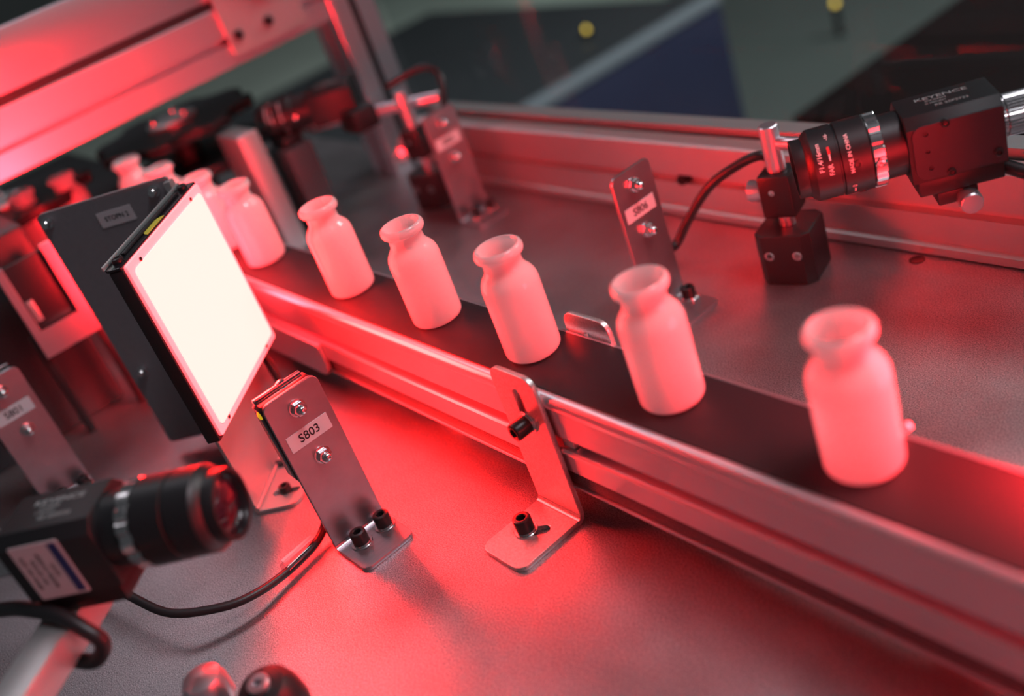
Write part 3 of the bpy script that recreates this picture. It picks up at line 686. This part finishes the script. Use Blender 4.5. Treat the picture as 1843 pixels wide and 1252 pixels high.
def star(label, x, y, z, r, a0):
    t = thing('star_wheel', label, 'wheel', (x, y, 0), 0, 'star wheels under the frame beam')
    pts = []
    for i in range(8 * 12):
        a = 2 * math.pi * i / 96 + a0; q = (i % 12) / 12 - .5
        rr = r - (10 * math.sqrt(max(0, 1 - (q * 3.4) ** 2)) if abs(q) < .295 else 0)
        pts.append((rr * math.cos(a), rr * math.sin(a)))
    obj('wheel_disc', MB().plate(pts, [], 9, Matrix.Translation((0, 0, z - 9)), .8), M_BLACK, t)
    obj('lower_disc', MB().plate(pts, [], 9, Matrix.Translation((0, 0, z - 46)), .8), M_BLACK, t)
    obj('hub', MB().lathe([(14, 0), (14, z - 9.2)], I4, 30), M_BLACK, t)
    obj('hub_rim', MB().lathe([(12, z), (24, z + .1), (24, z + 4), (21, z + 5.5), (12, z + 5.5)], I4, 40), M_ALU2, t)
    for k in range(3):
        a = a0 + .3 + k * 2.094
        cap_screw(t, (17.5 * math.cos(a), 17.5 * math.sin(a), z + 5.6), (0, 0, 1), 3.8, 4, False, m=M_CHROME)
    return t
star('dark star wheel with bright hub bolts, directly above the hidden vials', -742, 84, 122, 78, .2)
star('dark star wheel with bright hub bolts at the left picture edge', -752, -84, 122, 78, .5)
for (x, y, lb) in ((-700, -40, 'red lit white vial held in the star wheel, left of the grey plate'), (-712, -74, 'red lit white vial in the star wheel nearest the left picture edge')):
    o = o0.copy(); COL.objects.link(o); o.location = Vector((x, y, 40 if False else 75.9)) * MM
    tag(o, lb, 'vial', 'vials carried in the star wheels')
inf = obj('infeed_plate', MB().box((-1100, -60, 66), (-721, 60, 75.6), 1).box((-1000, -40, 0), (-960, 40, 66), 1), M_BLACK)
tag(inf, 'dark infeed plate carrying vials beyond the belt end', 'plate')
gb = thing('guide_block', 'upright aluminium block beyond the vials, red side and pale top', 'block', (-625, 100, 0))
obj('block_body', MB().box((-650, 84, 0), (-604, 104, 114), 1.5), M_ALU2, gb, True)
gb2 = thing('guide_block', 'dark upright block right of the red lit guide block', 'block', (-625, 140, 0))
obj('block_body', MB().box((-650, 122, 0), (-612, 150, 82), 2), M_GRTOP, gb2, True)
obj('block_cap', MB().box((-646, 126, 82.1), (-616, 146, 92), 2), M_BLACK, gb2, True)

# ------------------------------------------------------------------ background equipment
nv = thing('equipment_cabinet', 'navy cabinet with pale trim edge beyond the guard pane', 'cabinet', (-1700, 1200, -1000))
obj('cabinet_body', MB().box((-2740, 300, -1000), (-1502, 1638, -352), 4), M_NAVY, nv, True)
obj('cabinet_top', MB().box((-2740, 300, -351.8), (-1540, 1640, -334), 4), M_GRTOP, nv, True)
obj('trim_edge', MB().box((-1539, 300, -351.8), (-1496, 1640, -326), 6), M_TRIM, nv, True)
br = thing('dark_machine', 'brown black machine housing beyond the right camera', 'machine', (-500, 1500, -1000))
obj('machine_body', MB().box((-797, 985, -1000), (600, 2900, -300), 5), M_BROWN, br, True)
bk = thing('grey_machine', 'grey green machine housing seen under the frame beam', 'machine', (-2200, 300, -1000))
obj('machine_body', MB().box((-3300, -700, -1000), (-1560, 240, -420), 10), mat('grey_green_paint', (.42, .47, .42), .5, noise=.35, nscale=3), bk, True)
obj('machine_hatch', MB().box((-2000, -60, -419.5), (-1700, 160, -400), 10), M_BROWN, bk, True)
pg = thing('lit_floor_block', 'added pale green block standing in for lit floor between frame beam and corner post', 'cabinet', (-3600, 1400, -1000))  # added block, its pale paint stands in for light on the far floor
obj('cabinet_body', MB().box((-4700, 250, -1000), (-2760, 2700, -450), 8), mat('pale_green_paint', (.40, .46, .40), .6, noise=.25, nscale=2.5), pg, True)
obj('cabinet_hatch', MB().box((-3500, 800, -449.5), (-3050, 1100, -430), 8), M_BROWN, pg, True)
for (x, y, z, lb) in ((-1720, 1406, -334, 'small amber beacon on the navy cabinet top'), (-2250, 3020, -1000, 'small amber beacon in the aisle between cabinets')):
    t = thing('warning_beacon', lb, 'beacon', (x, y, z), 0, 'amber beacons beyond the guard pane')
    hh = 14 if z > -900 else 120; q = .45 if z > -900 else .8
    obj('beacon_base', MB().lathe([(13, 0), (13, hh)], I4, 20), M_BLACK, t)
    obj('beacon_dome', MB().lathe([(12 * q, hh + .2), (12 * q, hh + 14 * q), (8 * q, hh + 24 * q), (.5, hh + 27 * q)], I4, 20), M_BEACON, t)
